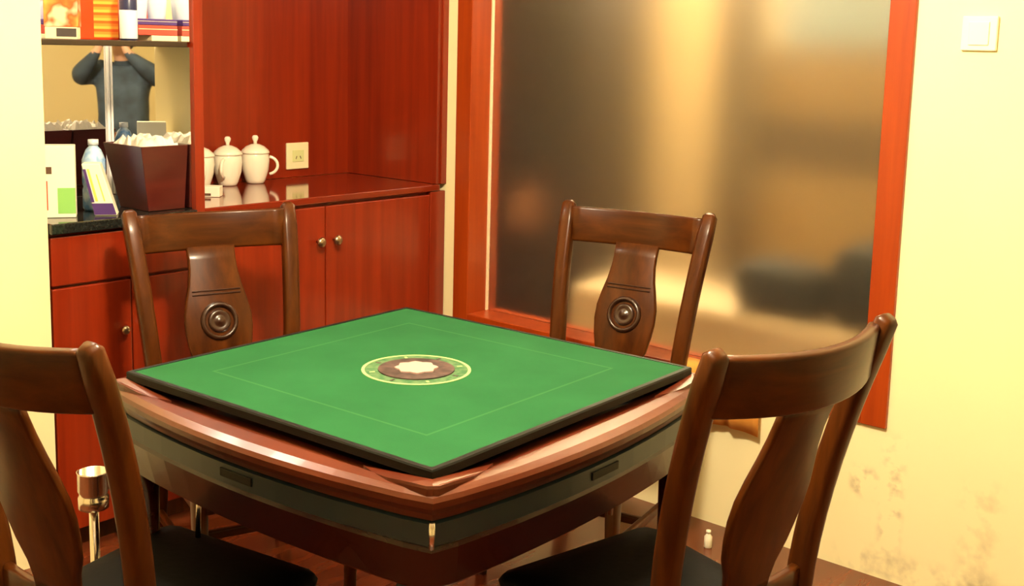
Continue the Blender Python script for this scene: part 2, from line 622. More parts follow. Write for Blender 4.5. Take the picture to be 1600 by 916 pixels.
# right base unit: two doors, knobs at the meeting stile
b2 = tag(empty('base_cabinet', (XP1, YC, 0)), 'red wooden base cabinet with two plain doors and round knobs, below the white mugs', 'cabinet')
w2 = XR + .044 - XP1
box('body', 0, w2, .02, YB - YC, 0.06, .945, 'red', b2)
box('plinth', 0, w2, .05, .08, 0, .06, 'chair', b2, 0)
ms = 2.518 - XP1
for a, c in ((.004, ms - .002), (ms + .002, 3.012 - XP1)):
    d = box('door', a, c, -.002, .02, .07, .935, 'red', b2)
    kx = c - .035 if a < .1 else a + .033
    o = lathe('knob', [(.004, 0), (.006, .012), (.014, .018), (.018, .025), (.013, .032), (.001, .034)], 'knob', d, 16)
    o.location = (kx, -.002, .818)
    o.rotation_euler = (math.pi / 2, 0, 0)
box('end_stile', 3.017 - XP1, w2, -.002, .02, .07, .945, 'red', b2)
# worktops
tag(box('granite_counter', XL, XP0 - .0005, YC - .018, YB, .940, ZC, 'granite', None, .003), 'polished black granite counter of the display niche', 'counter')
tag(box('wooden_worktop', XP1 + .0005, XR + .012, YC - .006, YB, .947, ZC, 'red_top', None, .003), 'glossy red wooden worktop under the white mugs', 'worktop')
# tall wooden recess on the right
rc = tag(empty('wall_panelling', (0, 0, 0)), 'tall red wood panelling of the recess behind the white mugs', 'panelling')
box('back_panel', XP1, XR, YB, YB + .018, ZC + .001, 2.36, 'red', rc, 0)
box('side_panel', XR, XR + .018, YC + .004, YB + .018, ZC + .001, 2.36, 'red', rc, .001)
box('front_stile', XR + .019, XW - .0015, YC - .004, YC + .02, ZC + .001, 2.36, 'red', rc, .001)
# display niche
nc = tag(empty('display_niche', (0, 0, 0)), 'mirror-lined display niche with a red wood divider panel', 'shelving')
box('divider_panel', XP0, XP1, YC - .008, YB, ZC - .03, 2.36, 'red', nc, .002)
box('mirror_panel', XL, XP0 - .006, YM - .006, YM, ZC + .001, 1.456, 'mirror', nc, 0)
box('mirror_panel', XP0 - .006, XP0 - .0005, YC + .004, YM - .007, ZC + .001, 1.456, 'mirror', nc, 0)
box('corner_strip', XP0 - .016, XP0 - .007, YM - .016, YM - .007, ZC + .001, 1.456, 'seam', nc, .002)
box('mirror_panel', XL, XP0 - .006, YM - .006, YM, 1.472, 2.33, 'mirror', nc, 0)
box('mirror_panel', XP0 - .006, XP0 - .0005, YC + .004, YM - .007, 1.472, 2.33, 'mirror', nc, 0)
box('display_shelf', XL, XP0 - .007, YC + .012, YM - .085, 1.456, 1.472, 'shelf', nc, .002)
box('top_panel', XL, XP0, YC, YB, 2.34, 2.36, 'red', nc, 0)
ZS = 1.4725

# socket on the panelling
so = tag(empty('wall_socket', (2.794, YB, 1.052)), 'ivory square wall socket on the red panelling beside the mugs', 'socket')
box('socket_plate', -.052, .052, -.010, 0, -.050, .050, 'plate', so, .003)
box('socket_insert', -.027, .027, -.0125, -.0095, -.022, .022, 'plate_in', so, .001)
for sx, sz, r in ((-.010, -.006, .4), (.010, -.006, -.4)):
    o = box('slot', -.0015, .0015, -.0135, -.012, -.006, .006, 'brown_print2', so, 0)
    o.location = (sx, 0, sz)
    o.rotation_euler = (0, r, 0)


# lidded porcelain mugs
def mug(label, loc, rz):
    t = tag(empty('lidded_mug', loc, rz), label, 'mug', 'white lidded mugs on the red worktop')
    lathe('mug_body', [(.026, 0), (.030, .002), (.034, .012), (.044, .045), (.047, .075), (.045, .098), (.043, .102), (.040, .098), (.041, .07), (.030, .012), (.001, .010)], 'porcelain', t, 28)
    l = lathe('lid', [(.047, .1005), (.048, .104), (.044, .112), (.030, .124), (.014, .131), (.008, .132)], 'porcelain', t, 28)
    lathe('lid_knob', [(.006, .131), (.0065, .140), (.010, .147), (.011, .154), (.007, .160), (.001, .161)], 'porcelain', l, 16)
    pts = []
    for i in range(11):
        a = math.radians(78 - 156 * i / 10)
        pts.append((.040 + .034 * math.cos(a), 0, .060 + .030 * math.sin(a)))
    tube('handle', pts, .0052, 'porcelain', t, 10)
    t.scale = (1.08, 1.08, 1.08)
    return t


vr = math.atan2(-0.74, 0.67)      # image-right direction in the room
p = px(399, 262, 1, 3.445)
mug('white lidded porcelain mug with its handle showing, nearest the wall socket', (p.x, 3.445, ZC + .0005), vr + .1)
p = px(356, 262, 1, 3.445)
mug('white lidded porcelain mug in the middle of the three', (p.x, 3.445, ZC + .0005), -math.pi / 2 - .9)
p = px(312, 262, 1, 3.445)
mug('white lidded porcelain mug half hidden by the divider panel', (p.x, 3.445, ZC + .0005), -math.pi / 2 - .4)
# small white dish-box in front of the mugs
p = px(331, 308, 2, ZC)
cb = tag(empty('small_carton', (p.x + .01, p.y + .02, ZC + .0005), vr), 'small flat white carton on the red worktop in front of the mugs', 'carton')
box('carton_body', -.045, .034, -.025, .025, 0, .034, 'card', cb, .002)
box('printed_mark', -.030, .006, -.0256, -.0249, .004, .012, 'brown_print2', cb, 0)

# ------------------------------------------------------------------ things on the display shelf
# flower print gift box
p = px(98, 50, 1, 3.12)
g = tag(empty('gift_box', (p.x, 3.12, ZS), -.72), 'cream gift box with red and orange flower print, leftmost on the display shelf', 'box')
box('box_body', -.046, .046, -.022, .022, .034, .20, 'bag_print', g, .002)
box('box_base', -.044, .044, -.020, .020, .0, .034, 'cream_card', g, .002)
box('dark_label', -.012, .042, -.0212, -.0195, .007, .030, 'bag_dark', g, 0)
# red tin
p = px(157, 50, 1, 3.20)
g = tag(empty('striped_tin', (p.x, 3.20, ZS), -.72), 'bright red tin with orange and yellow stripes on the display shelf', 'tin')
box('tin_body', -.058, .058, -.030, .030, 0, .21, 'can_red', g, .004)
box('striped_label', -.012, .0575, -.0308, -.0295, .006, .16, 'can_stripe', g, 0)
# navy bottle with white label
p = px(201, 50, 1, 3.06)
g = tag(empty('small_bottle', (p.x, 3.06, ZS), -.7), 'navy and white bottle between the red tin and the stacked flat boxes', 'bottle')
lathe('bottle_body', [(.022, 0), (.025, .004), (.025, .12), (.019, .14), (.010, .15), (.010, .17), (.001, .171)], 'navy', g, 20)
lathe('bottle_label', [(.0254, .005), (.0256, .006), (.0256, .085), (.0254, .086)], 'steel_blue', g, 20)
lathe('bottle_cap', [(.0125, .160), (.0125, .185), (.001, .186)], 'white_plastic', g, 16)
# stack of flat boxes
stack = [('cream', 'cream_card', 0, .016, 'thin cream box at the bottom of the stack of flat boxes'),
         ('red', 'red_card', .0165, .046, 'brick red flat box in the stack on the display shelf'),
         ('purple', 'purple', .0465, .064, 'dark purple flat box on top of the stack on the display shelf')]
p0 = px(262, 50, 1, 3.12)
for i, (nm, mt, z0, z1, lb) in enumerate(stack):
    g = tag(empty('flat_box', (1.925, 3.13, ZS + z0), -.03 * i), lb, 'box', 'flat boxes stacked on the display shelf')
    x0 = -.060 if i else -.02
    box('box_body', x0, .068, -.065, .075, 0, z1 - z0, mt, g, .0015)
    box('lid_seam', x0 - .0003, .0683, -.0653, -.0645, (z1 - z0) * .58, (z1 - z0) * .64, 'cream_card', g, 0)
zt = ZS + .0645
for k, (dx, r, lb) in enumerate(((-.028, .026, 'white plastic tub on the purple box, nearer the navy bottle'), (.032, .030, 'white plastic tub on the purple box, beside the divider panel'))):
    g = tag(empty('plastic_tub', (1.925 + dx, 3.12, zt)), lb, 'tub', 'white tubs on the stacked boxes')
    lathe('tub_body', [(r * .8, 0), (r * .85, .002), (r, .06), (r, .063), (r * .9, .063), (r * .75, .004), (.001, .003)], 'steel_blue', g, 22)
    lathe('tub_lid', [(r * 1.05, .0635), (r * 1.06, .073), (r * .95, .076), (.001, .077)], 'white_plastic', g, 22)

# ------------------------------------------------------------------ things on the granite counter
# white carton with green and red print
p = px(100, 309, 2, ZC)
g = tag(empty('drink_carton', (1.622, 3.12, ZC + .0005), -.55), 'white carton with green and red print, on the black counter by the cream wall', 'carton')
box('carton_body', -.052, .052, -.028, .028, 0, .205, 'card', g, .002)
box('green_panel', .004, .0515, -.0288, -.0275, .012, .085, 'green_print', g, 0)
box('red_panel', -.0515, -.022, -.0288, -.0275, .022, .105, 'red_print', g, 0)
box('brown_panel', -.0515, -.010, -.0288, -.0275, .125, .145, 'brown_print2', g, 0)
# purple and white packet leaning on the dark red box
g = tag(empty('snack_packet', (1.735, 3.085, ZC + .0005), -.62), 'purple and white packet with yellow stripes leaning against the dark red box', 'packet')
bm = bmesh.new()
prof = [(-.012, 0), (.050, 0), (.005, .150), (-.045, .150)]
bm_loft(bm, [[(x, y, z) for x, z in prof] for y in (-.03, .03)])
bmesh.ops.bevel(bm, geom=bm.edges[:], offset=.002, segments=1, affect='EDGES')
from_bm('packet_body', bm, 'card', g)


def packet_patch(nm, u0, u1, v0, v1, mt):
    def P(u, v):
        return (-.012 + u * .062 + v * (-.033 + u * (-.012)), -.0309, v * .150)
    bm_ = bmesh.new()
    lo = [P(u0, v0), P(u1, v0), P(u1, v1), P(u0, v1)]
    bm_loft(bm_, [lo, [(a, -.0295, c) for a, b_, c in lo]])
    from_bm(nm, bm_, mt, g)


packet_patch('purple_base', 0.01, .99, .02, .24, 'purple')
packet_patch('yellow_stripe', .22, .34, .28, .9, 'yellow_print')
packet_patch('purple_edge', .01, .16, .26, .9, 'purple')
packet_patch('yellow_stripe', .62, .68, .28, .8, 'yellow_print')
# pale blue bottle behind
g = tag(empty('water_bottle', (1.772, 3.18, ZC + .0005)), 'pale blue plastic bottle behind the purple and white packet', 'bottle')
lathe('bottle_body', [(.030, 0), (.034, .006), (.034, .06), (.031, .07), (.034, .08), (.034, .15), (.022, .180), (.013, .190), (.013, .200), (.001, .201)], 'lblue', g, 22)
lathe('bottle_cap', [(.0155, .193), (.0155, .210), (.001, .211)], 'steel_blue', g, 18)
# flared dark red box with paper in it
g = tag(empty('flared_box', (1.895, 3.115, ZC + .0005), 0), 'dark red lacquered box with flared sides, filled with white tissue', 'box')
bm = bmesh.new()


def ring4(x0, x1, y0, y1, z):
    return [(x0, y0, z), (x1, y0, z), (x1, y1, z), (x0, y1, z)]


bm_loft(bm, [ring4(-.028, .096, -.075, .085, 0), ring4(-.058, .101, -.090, .125, .195), ring4(-.051, .095, -.083, .118, .195), ring4(-.021, .090, -.068, .078, .012)])
bmesh.ops.bevel(bm, geom=bm.edges[:], offset=.0015, segments=1, affect='EDGES')
from_bm('box_shell', bm, 'box_red', g)
random.seed(4)
bm = bmesh.new()
NX, NY = 13, 13
grid = []
for j in range(NY):
    row = []
    for i in range(NX):
        u, v = i / (NX - 1), j / (NY - 1)
        e = min(u, 1 - u, v, 1 - v)
        row.append(bm.verts.new((-.049 + .142 * u, -.080 + .196 * v, .172 + min(e * 6, 1) * .040 + random.uniform(-.008, .010))))
    grid.append(row)
for j in range(NY - 1):
    for i in range(NX - 1):
        bm.faces.new((grid[j][i], grid[j][i + 1], grid[j + 1][i + 1], grid[j + 1][i]))
from_bm('tissue', bm, 'paper', g, False)

# ------------------------------------------------------------------ mahjong table
TC = (1.7223, 1.7532)
TROT = math.radians(3.18)
ZT = 0.78
tb = tag(empty('mahjong_table', (TC[0], TC[1], 0), TROT), 'square mahogany mahjong table with green felt top and chrome legs', 'table')
HS = 0.435
felt = box('felt_top', -HS + .012, HS - .012, -HS + .012, HS - .012, -.012, 0, 'felt', tb, 0)
felt.location = (0, 0, ZT)


def outline(h, bulge, r=.02, n=12):
    """square loop of half size h, sides bowed outwards by bulge, corners rounded"""
    pts = []
    for k in range(4):
        a = math.pi / 2 * k
        side = []
        for i in range(n):
            s = -1 + 2 * (i + .5) / n
            s2 = max(-1, min(1, s * 1.0))
            side.append((h + bulge * (1 - s2 * s2), s2 * (h - r)))
        side.append((h - r * .3, h - r * .3))
        for x, y in side:
            pts.append((x * math.cos(a) - y * math.sin(a), x * math.sin(a) + y * math.cos(a)))
    return pts


def ringloft(name, layers, mat, smooth=False, closed=False):
    bm = bmesh.new()
    loops = [[(x, y, z) for x, y in outline(h, b_, r)] for h, b_, r, z in layers]
    if closed:
        loops.append(loops[0])
        bm_loft(bm, loops, cap=False)
        bmesh.ops.remove_doubles(bm, verts=bm.verts[:], dist=1e-6)
    else:
        bm_loft(bm, loops)
    return from_bm(name, bm, mat, tb, smooth)


# black rim round the felt
ringloft('felt_rim', [(HS - .0125, 0, .002, ZT - .016), (HS - .0125, 0, .002, ZT + .001), (HS - .002, 0, .004, ZT + .001), (HS, 0, .006, ZT - .002), (HS, 0, .006, ZT - .016)], 'rim', closed=True)
# wooden rail round the top: a shallow tray that rises to a rounded lip
ringloft('table_rail', [(HS - .02, 0, .006, ZT - .034), (HS + .004, .004, .008, ZT - .034), (HS + .010, .012, .02, ZT - .027), (HS + .018, .036, .02, ZT - .030),
                        (HS + .026, .046, .025, ZT - .036), (HS + .029, .048, .025, ZT - .044), (HS + .027, .048, .025, ZT - .056), (HS + .018, .044, .025, ZT - .070),
                        (HS + .014, .040, .025, ZT - .082), (HS - .02, 0, .006, ZT - .082)], 'table', closed=True, smooth=False)
# raised corner blocks
def rail_out(t):
    return HS + .028 + .048 * (1 - (t / HS) ** 2)


for k in range(4):
    a = math.pi / 2 * k
    c, s = math.cos(a), math.sin(a)
    o1 = [(HS + .0005, HS - .16), (rail_out(HS - .12) - .034, HS - .12), (rail_out(HS - .08) - .020, HS - .08), (rail_out(HS - .03) - .010, HS - .03), (HS + .021, HS + .006)]
    base = o1 + [(HS + .016, HS + .016)] + [(y, x) for x, y in o1[::-1]] + [(HS + .0005, HS + .0005)]
    bm = bmesh.new()
    lo = [(x * c - y * s, x * s + y * c) for x, y in base]
    top = []
    for (x, y), (bx, by) in zip(lo, base):
        d = max(bx, by) - HS
        u = max(0, min(1, (min(bx, by) - (HS - .16)) / .12))
        top.append((x * .998, y * .998, ZT - .029 + .016 * u - .24 * max(0, d)))
    bm_loft(bm, [[(x, y, ZT - .050) for x, y in lo], [(x, y, t[2] - .005) for (x, y), t in zip(lo, top)], top])
    from_bm('corner_block', bm, 'table', tb)
# grey band and tapered apron below
ringloft('grey_band', [(HS + .010, .036, .025, ZT - .083), (HS + .018, .040, .025, ZT - .087), (HS + .018, .040, .025, ZT - .125), (HS + .012, .038, .025, ZT - .130)], 'band')
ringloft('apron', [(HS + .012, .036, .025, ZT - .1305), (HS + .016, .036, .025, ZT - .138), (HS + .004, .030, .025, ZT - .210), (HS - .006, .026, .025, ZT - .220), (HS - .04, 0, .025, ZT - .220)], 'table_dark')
# drawer slots in the grey band
for k in range(4):
    o = box('drawer_slot', -.045, .045, -.002, .002, -.008, .008, 'rim', tb, .001)
    a = math.pi / 2 * k
    dd = HS + .0585
    o.location = (dd * math.sin(a) * 1.0, -dd * math.cos(a), ZT - .104)
    o.rotation_euler = (0, 0, a)
# chrome corner strips and legs
for k in range(4):
    a = math.pi / 4 + math.pi / 2 * k
    d1 = (HS + .018) * math.sqrt(2) - .0135
    tube('corner_strip', [(d1 * math.cos(a), d1 * math.sin(a), ZT - .130), (d1 * math.cos(a), d1 * math.sin(a), ZT - .084)], .0055, 'chrome', tb, 10)
    d2 = (HS - .030) * math.sqrt(2)
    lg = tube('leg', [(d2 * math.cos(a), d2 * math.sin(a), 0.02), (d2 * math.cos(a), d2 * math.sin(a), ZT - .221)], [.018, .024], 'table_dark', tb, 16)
    lathe('foot', [(.020, 0), (.022, .004), (.018, .02), (.012, .022)], 'black', lg, 16, (d2 * math.cos(a), d2 * math.sin(a), 0))
# lower machine box and support rods
box('machine_box', -.20, .20, -.20, .20, ZT - .29, ZT - .221, 'rim', tb, .01)
for sx, sy in ((-.358, .289), (.358, -.289)):
    tube('support_rod', [(sx, sy, ZT - .221), (sx - .004, sy + .004, ZT - .36)], .006, 'chrome', tb, 10)
# ring print and wind indicator in the middle
fl = ZT + .0003


def disc(name, r0, r1, z0, z1, mat, n=48):
    bm_ = bmesh.new()
    if r0 > 0:
        prof = [(r0, z0), (r1, z0), (r1, z1), (r0, z1)]
        loops = [[(r * math.cos(2 * math.pi * k / n), r * math.sin(2 * math.pi * k / n), z) for k in range(n)] for r, z in prof]
        loops.append(loops[0])
        bm_loft(bm_, loops, cap=False)
        bmesh.ops.remove_doubles(bm_, verts=bm_.verts[:], dist=1e-6)
    else:
        bm_loft(bm_, [[(r1 * math.cos(2 * math.pi * k / n), r1 * math.sin(2 * math.pi * k / n), z) for k in range(n)] for z in (z0, z1)])
    return from_bm(name, bm_, mat, tb)


disc('print_ring', .112, .119, fl, fl + .0010, 'ring')
disc('mottled_ring', .0835, .1115, fl, fl + .0006, 'ringgreen')
disc('brown_disc', 0, .083, fl, fl + .003, 'disc')
bm = bmesh.new()
n = 32
bm_loft(bm, [[((.044 + .004 * math.cos(8 * t)) * math.cos(t), (.044 + .004 * math.cos(8 * t)) * math.sin(t), z) for t in [2 * math.pi * k / n for k in range(n)]] for z in (fl + .0031, fl + .006)])
from_bm('centre_button', bm, 'pink', tb)
for k in range(8):
    a = 2 * math.pi * k / 8 + .2
    o = box('ring_mark', -.006, .006, -.003, .003, 0, .0006, 'ring' if k % 2 else 'disc', tb, 0)
    o.location = (.0975 * math.cos(a), .0975 * math.sin(a), fl + .0007)
    o.rotation_euler = (0, 0, a)


# ------------------------------------------------------------------ chairs
HT = 1.0            # height of the post tops


def post_y(z):
    """side profile of a rear post (chair faces +y)"""
    if z < .45:
        t = z / .45
        return -.265 + .070 * math.sin(t * math.pi / 2)
    t = (z - .45) / (HT - .45)
    return -.195 - .020 * t - .105 * t ** 1.8


def post_x(z):
    return .188 + .042 * max(0, (z - .42) / (HT - .42)) ** 1.1


def make_chair(with_label):
    t = empty('dining_chair')
    for s in (-1, 1):
        path, sec = [], []
        for i in range(19):
            z = .0 + (HT - .0) * i / 18
            path.append((s * post_x(z), post_y(z), z))
            q = z / HT
            sec.append((.040 + .006 * q if z < .97 else .040, .038 + .008 * math.sin(math.pi * q) if z < .97 else .034))
        path.append((s * post_x(HT + .008), post_y(HT + .008) - .002, HT + .008))
        sec.append((.026, .020))
        sweep('back_post', path, sec, 'chair', t)
    # top rail, bowed backwards
    path, sec = [], []
    xe = post_x(.94) - .012
    for i in range(15):
        u = -1 + 2 * i / 14
        z = .943 - .006 * (1 - u * u)
        path.append((u * xe, post_y(.943) - .055 * (1 - u * u), z))
        sec.append((.108, .024))
    sweep('top_rail', path, sec, 'chair_x', t, side=Vector((0, -.16, 1)))
    # lower back rail
    path = []
    xe = post_x(.48) - .01
    for i in range(9):
        u = -1 + 2 * i / 8
        path.append((u * xe, post_y(.48) - .022 * (1 - u * u), .48))
    sweep('lower_rail', path, (.045, .022), 'chair_x', t, side=Vector((0, 0, 1)))
    # vase-shaped splat, bowed with the rails
    prof = [(.895, .064), (.86, .063), (.83, .064), (.79, .070), (.75, .080), (.71, .088), (.67, .089), (.63, .084), (.59, .076), (.55, .060), (.52, .054), (.49, .052)]
    bm = bmesh.new()
    loops = []
    for z, hw in prof:
        k = (z - .54) / (.895 - .54)
        yc = post_y(z) - .022 - .030 * k
        hw *= 1.10
        lp = []
        for u, v in rrect(2 * hw, .018, .005, 2):
            lp.append((u, yc + v, z))
        loops.append(lp)
    bm_loft(bm, loops)
    sp = from_bm('splat', bm, 'chair', t, True)
    zc = .690
    yc = post_y(zc) - .022 - .030 * (zc - .54) / .355
    tilt = math.atan2(post_y(.72) - post_y(.63) - .0076, .09)
    for nm, pr_, mt in (('carved_ring', [(.042, .0), (.042, .010), (.047, .014), (.053, .010), (.056, 0)], 'carve'),
                        ('carved_boss', [(.034, 0.0), (.032, .008), (.026, .010), (.020, .007), (.014, .007), (.010, .011), (.001, .012)], 'carve')):
        o = lathe(nm, pr_, mt, sp, 24)
        o.location = (0, yc + .006, zc)
        o.rotation_euler = (-math.pi / 2 + tilt * -1.0, 0, 0)
    for z in (.765, .775):
        yy = post_y(z) - .022 - .030 * (z - .54) / .355
        o = box('carved_line', -.070, .070, yy + .007, yy + .0115, z - .002, z + .002, 'carve', sp, .001)
    # seat frame, seat pad
    for s in (-1, 1):
        sweep('side_rail', [(s * .188, -.185, .357), (s * .205, .215, .357)], (.022, .065), 'chair_x', t, side=Vector((1, 0, 0)), smooth=False)
    sweep('front_rail', [(-.19, .225, .357), (.19, .225, .357)], (.065, .022), 'chair_x', t, side=Vector((0, 0, 1)), smooth=False)
    sweep('rear_rail', [(-.175, -.205, .357), (.175, -.205, .357)], (.065, .022), 'chair_x', t, side=Vector((0, 0, 1)), smooth=False)
    bm = bmesh.new()
    loops = []
    for z, ins in ((.3905, .012), (.394, .002), (.405, .0), (.417, .006), (.426, .022), (.431, .06), (.433, .11)):
        yb, yf, wb, wf = -.170 + ins, .245 - ins, .190 - ins, .222 - ins
        r = .03
        lp = [(-wb + r * .3, yb + r * .3), (-wb + r, yb), (wb - r, yb), (wb - r * .3, yb + r * .3), (wb, yb + r), (wf, yf - r), (wf - r * .3, yf - r * .3), (wf - r, yf), (-wf + r, yf), (-wf + r * .3, yf - r * .3), (-wf, yf - r), (-wb, yb + r)]
        loops.append([(x, y, z) for x, y in lp])
    bm_loft(bm, loops)
    from_bm('seat', bm, 'seat', t, True)
    for s in (-1, 1):
        sweep('front_leg', [(s * .198, .215, 0), (s * .202, .215, .2), (s * .204, .215, .389)], [(.028, .028), (.034, .034), (.042, .042)], 'chair', t)
        sweep('stretcher', [(s * .19, post_y(.17), .17), (s * .200, .21, .17)], (.018, .026), 'chair_x', t, smooth=False)
    sweep('cross_stretcher', [(-.193, 0, .17), (.193, 0, .17)], (.026, .018), 'chair_x', t, side=Vector((0, 0, 1)), smooth=False)
    return t


def place(o, pl, pr, label):
    """stand a chair so that its post tops come at pl (its local -x or +x) and pr, heights HT"""
    tag(o, label, 'chair', 'dark wooden chairs around the mahjong table')


chair0 = make_chair(True)


def put(o, cx, cy, rz_deg, label):
    rz = math.radians(rz_deg)
    off = -post_y(HT)                       # rail centre sits behind the chair origin
    fx, fy = -math.sin(rz), math.cos(rz)    # facing
    o.location = (cx + fx * off, cy + fy * off, 0)
    o.rotation_euler = (0, 0, rz)
    tag(o, label, 'chair', 'dark wooden chairs around the mahjong table')


put(chair0, 1.911, 2.787, 162.6, 'dark wooden chair with carved vase splat, in front of the red base cabinets')
put(copy_tree(chair0), 2.884, 1.996, 100.8, 'dark wooden chair with carved vase splat, in front of the frosted window')
put(copy_tree(chair0), 1.796, .885, -10.2, 'dark wooden chair seen from behind at the near right, before the yellow wall')
rz = math.radians(-80)
put(copy_tree(chair0), .887 - .23 * math.cos(rz), 1.619 - .23 * math.sin(rz), -80, 'dark wooden chair seen from behind, cut off by the left edge of the photo')

# ------------------------------------------------------------------ ashtray stand beyond the left table corner
g = tag(empty('ashtray_stand', (1.272, 2.325, 0)), 'steel ashtray cup on a thin chrome pole beside the left table corner', 'ashtray')
lathe('stand_base', [(.085, 0), (.088, .004), (.080, .012), (.020, .018), (.001, .018)], 'chrome', g, 28)
tube('pole', [(0, 0, .017), (0, 0, .428)], .011, 'chrome', g, 14)
lathe('cup', [(.016, .426), (.033, .430), (.034, .455), (.031, .459), (.031, .466), (.034, .470), (.034, .512), (.036, .515), (.032, .515), (.030, .440), (.001, .436)], 'chrome', g, 28)

# ------------------------------------------------------------------ small things by the window wall
g = tag(empty('small_white_bottle', (2.93, 1.722, 0)), 'small white bottle standing on the floor by the wall under the window', 'bottle')
lathe('bottle_body', [(.014, 0), (.016, .003), (.016, .045), (.009, .056), (.008, .060)], 'white_plastic', g, 16)
lathe('bottle_cap', [(.010, .0605), (.010, .072), (.001, .073)], 'white_plastic', g, 16)
g.scale = (.75, .75, .75)
# cloth hanging over the window sill
bm = bmesh.new()
N = 14
loops = []
for i in range(N + 1):
    u = i / N
    yy = 1.655 + .30 * u
    wv = .004 * math.sin(u * 19) + .003 * math.sin(u * 37 + 1)
    xo = XW - .020
    prof = [(XW + .055, WZ0 + .0565), (XW + .0, WZ0 + .0575), (xo, WZ0 + .054), (xo - .006 + wv, WZ0 + .03), (xo - .008 + wv, WZ0 - .05), (xo - .006 + 1.5 * wv, WZ0 - .115 + .01 * math.sin(u * 5)),
            (xo - .010 + 1.5 * wv, WZ0 - .115 + .01 * math.sin(u * 5)), (xo - .012 + wv, WZ0 - .05), (xo - .010 + wv, WZ0 + .03), (xo - .006, WZ0 + .058), (XW + .0, WZ0 + .0615), (XW + .055, WZ0 + .0605)]
    loops.append([(a, yy, c) for a, c in prof])
bm_loft(bm, loops)
tag(from_bm('hanging_cloth', bm, 'orange_cloth', None, True), 'orange cloth hanging over the window sill behind the near right chair', 'cloth')

# ------------------------------------------------------------------ ceiling lamp (above the frame)
g = tag(empty('ceiling_lamp', (LAMP[0], LAMP[1], CEIL)), 'round ceiling lamp above the mahjong table', 'lamp')
lathe('lamp_base', [(.30, 0), (.30, -.03), (.28, -.04), (.001, -.04)], 'white_plastic', g, 32)
lathe('lamp_shade', [(.285, -.041), (.29, -.06), (.27, -.11), (.20, -.14), (.001, -.15)], 'lampglass', g, 32)

# ------------------------------------------------------------------ next room, seen blurred through the pane
XN = XW + WT
struct(box('floor_next_room', XN, X9, .2, 4.6, -.1, 0, 'floor', bev=0), 'floor beyond the window')
struct(box('ceiling_next_room', XN, X9, .2, 4.6, CEIL, CEIL + .1, 'ceiling', bev=0), 'ceiling beyond the window')
struct(box('wall_next_room', X9, X9 + .1, .2, 4.6, 0, CEIL, 'tan_wall', bev=0), 'tan wall beyond the window')
struct(box('wall_next_room_end', XN, X9, 4.6, 4.7, 0, CEIL, 'tan_wall', bev=0), 'tan end wall beyond the window')
struct(box('wall_next_room_near', XN, X9, .1, .2, 0, CEIL, 'tan_wall', bev=0), 'tan near wall beyond the window')
# tall dark wardrobe
xq = 3.78
ya, yb = px(905, 200, 0, xq).y, px(730, 200, 0, xq).y
g = tag(empty('wardrobe', (xq, 0, 0)), 'tall dark brown wardrobe blurred behind the left of the frosted pane', 'wardrobe')
box('wardrobe_body', 0.02, .55, ya, yb + .4, 0, 2.2, 'dark_wardrobe', g, .004)
ym = (ya + yb + .4) / 2
box('door', 0, .019, ya + .004, ym - .002, .06, 2.17, 'dark_wardrobe', g, .003)
box('door', 0, .019, ym + .002, yb + .396, .06, 2.17, 'dark_wardrobe', g, .003)
# daybed along the window
p = px(900, 435, 0, 3.45)
zb = 0.62
g = tag(empty('daybed', (XN + .10, 0, 0)), 'low beige daybed blurred behind the bottom of the frosted pane', 'daybed')
box('mattress', 0, .40, 1.0, 2.62, .30, zb, 'beige', g, .04)
box('bed_frame', .02, .38, 1.02, 2.60, .12, .299, 'shelf_brown', g, .005)
for a in (.05, .33):
    for c in (1.08, 2.5):
        box('bed_leg', a, a + .05, c, c + .05, 0, .119, 'shelf_brown', g, .003)
# charcoal bolster cushions on the daybed
for (yy, h, lb) in ((1.46, .27, 'charcoal cushion behind the frosted pane, next to the right window stile'), (1.81, .17, 'low charcoal cushion behind the frosted pane, further from the right window stile')):
    bm = bmesh.new()
    loops = []
    for zi, s in ((0, .7), (.15, .92), (.5, 1), (.85, .92), (1, .6)):
        loops.append([(XN + .24 + a * s, yy + b_ * s, zb + .001 + zi * h) for a, b_ in rrect(.20, .34, .05, 3)])
    bm_loft(bm, loops)
    tag(from_bm('cushion', bm, 'charcoal', None, True), lb, 'cushion', 'cushions on the daybed')
# brown post
xq = 4.1
ya, yb = px(1185, 200, 0, xq).y, px(1125, 200, 0, xq).y
g = tag(empty('brown_post', (xq, (ya + yb) / 2, 0)), 'brown wooden post blurred behind the middle of the frosted pane', 'post')
box('shaft', -.05, .05, (ya - yb) / 2, (yb - ya) / 2, .12, CEIL, 'post_brown', g, .004)
box('post_base', -.07, .07, (ya - yb) / 2 - .02, (yb - ya) / 2 + .02, 0, .12, 'post_brown', g, .004)
# tan cabinet with a darker band and an added block painted as bluish glow
xq = 4.0
ya, yb = px(1450, 200, 0, xq).y, px(1195, 200, 0, xq).y
zz = [px(1290, yy, 0, xq).z for yy in (395, 270, 185, 75, -40)]
g = tag(empty('wooden_cabinet', (xq, 0, 0)), 'tan wooden cabinet with a darker middle drawer, blurred behind the right of the pane', 'cabinet')
box('lower_body', 0, .4, ya, yb, 0, zz[1] - .001, 'shelf_tan', g, .004)
box('drawer', 0, .4, ya, yb, zz[1], zz[2] - .001, 'shelf_brown', g, .004)
box('upper_body', 0, .4, ya, yb, zz[2], zz[3], 'shelf_tan', g, .004)
g = tag(empty('glow_block', (xq, 0, zz[3] + .001)), 'bluish white glow painted on an added bin on the tan cabinet behind the frosted pane', 'bin')
box('glow_block_body', .03, .36, ya + .02, yb - .02, 0, .30, 'glow_bluewhite', g, .02)
box('glow_block_top', .02, .37, ya + .01, yb - .01, .301, .33, 'glow_bluewhite', g, .008)
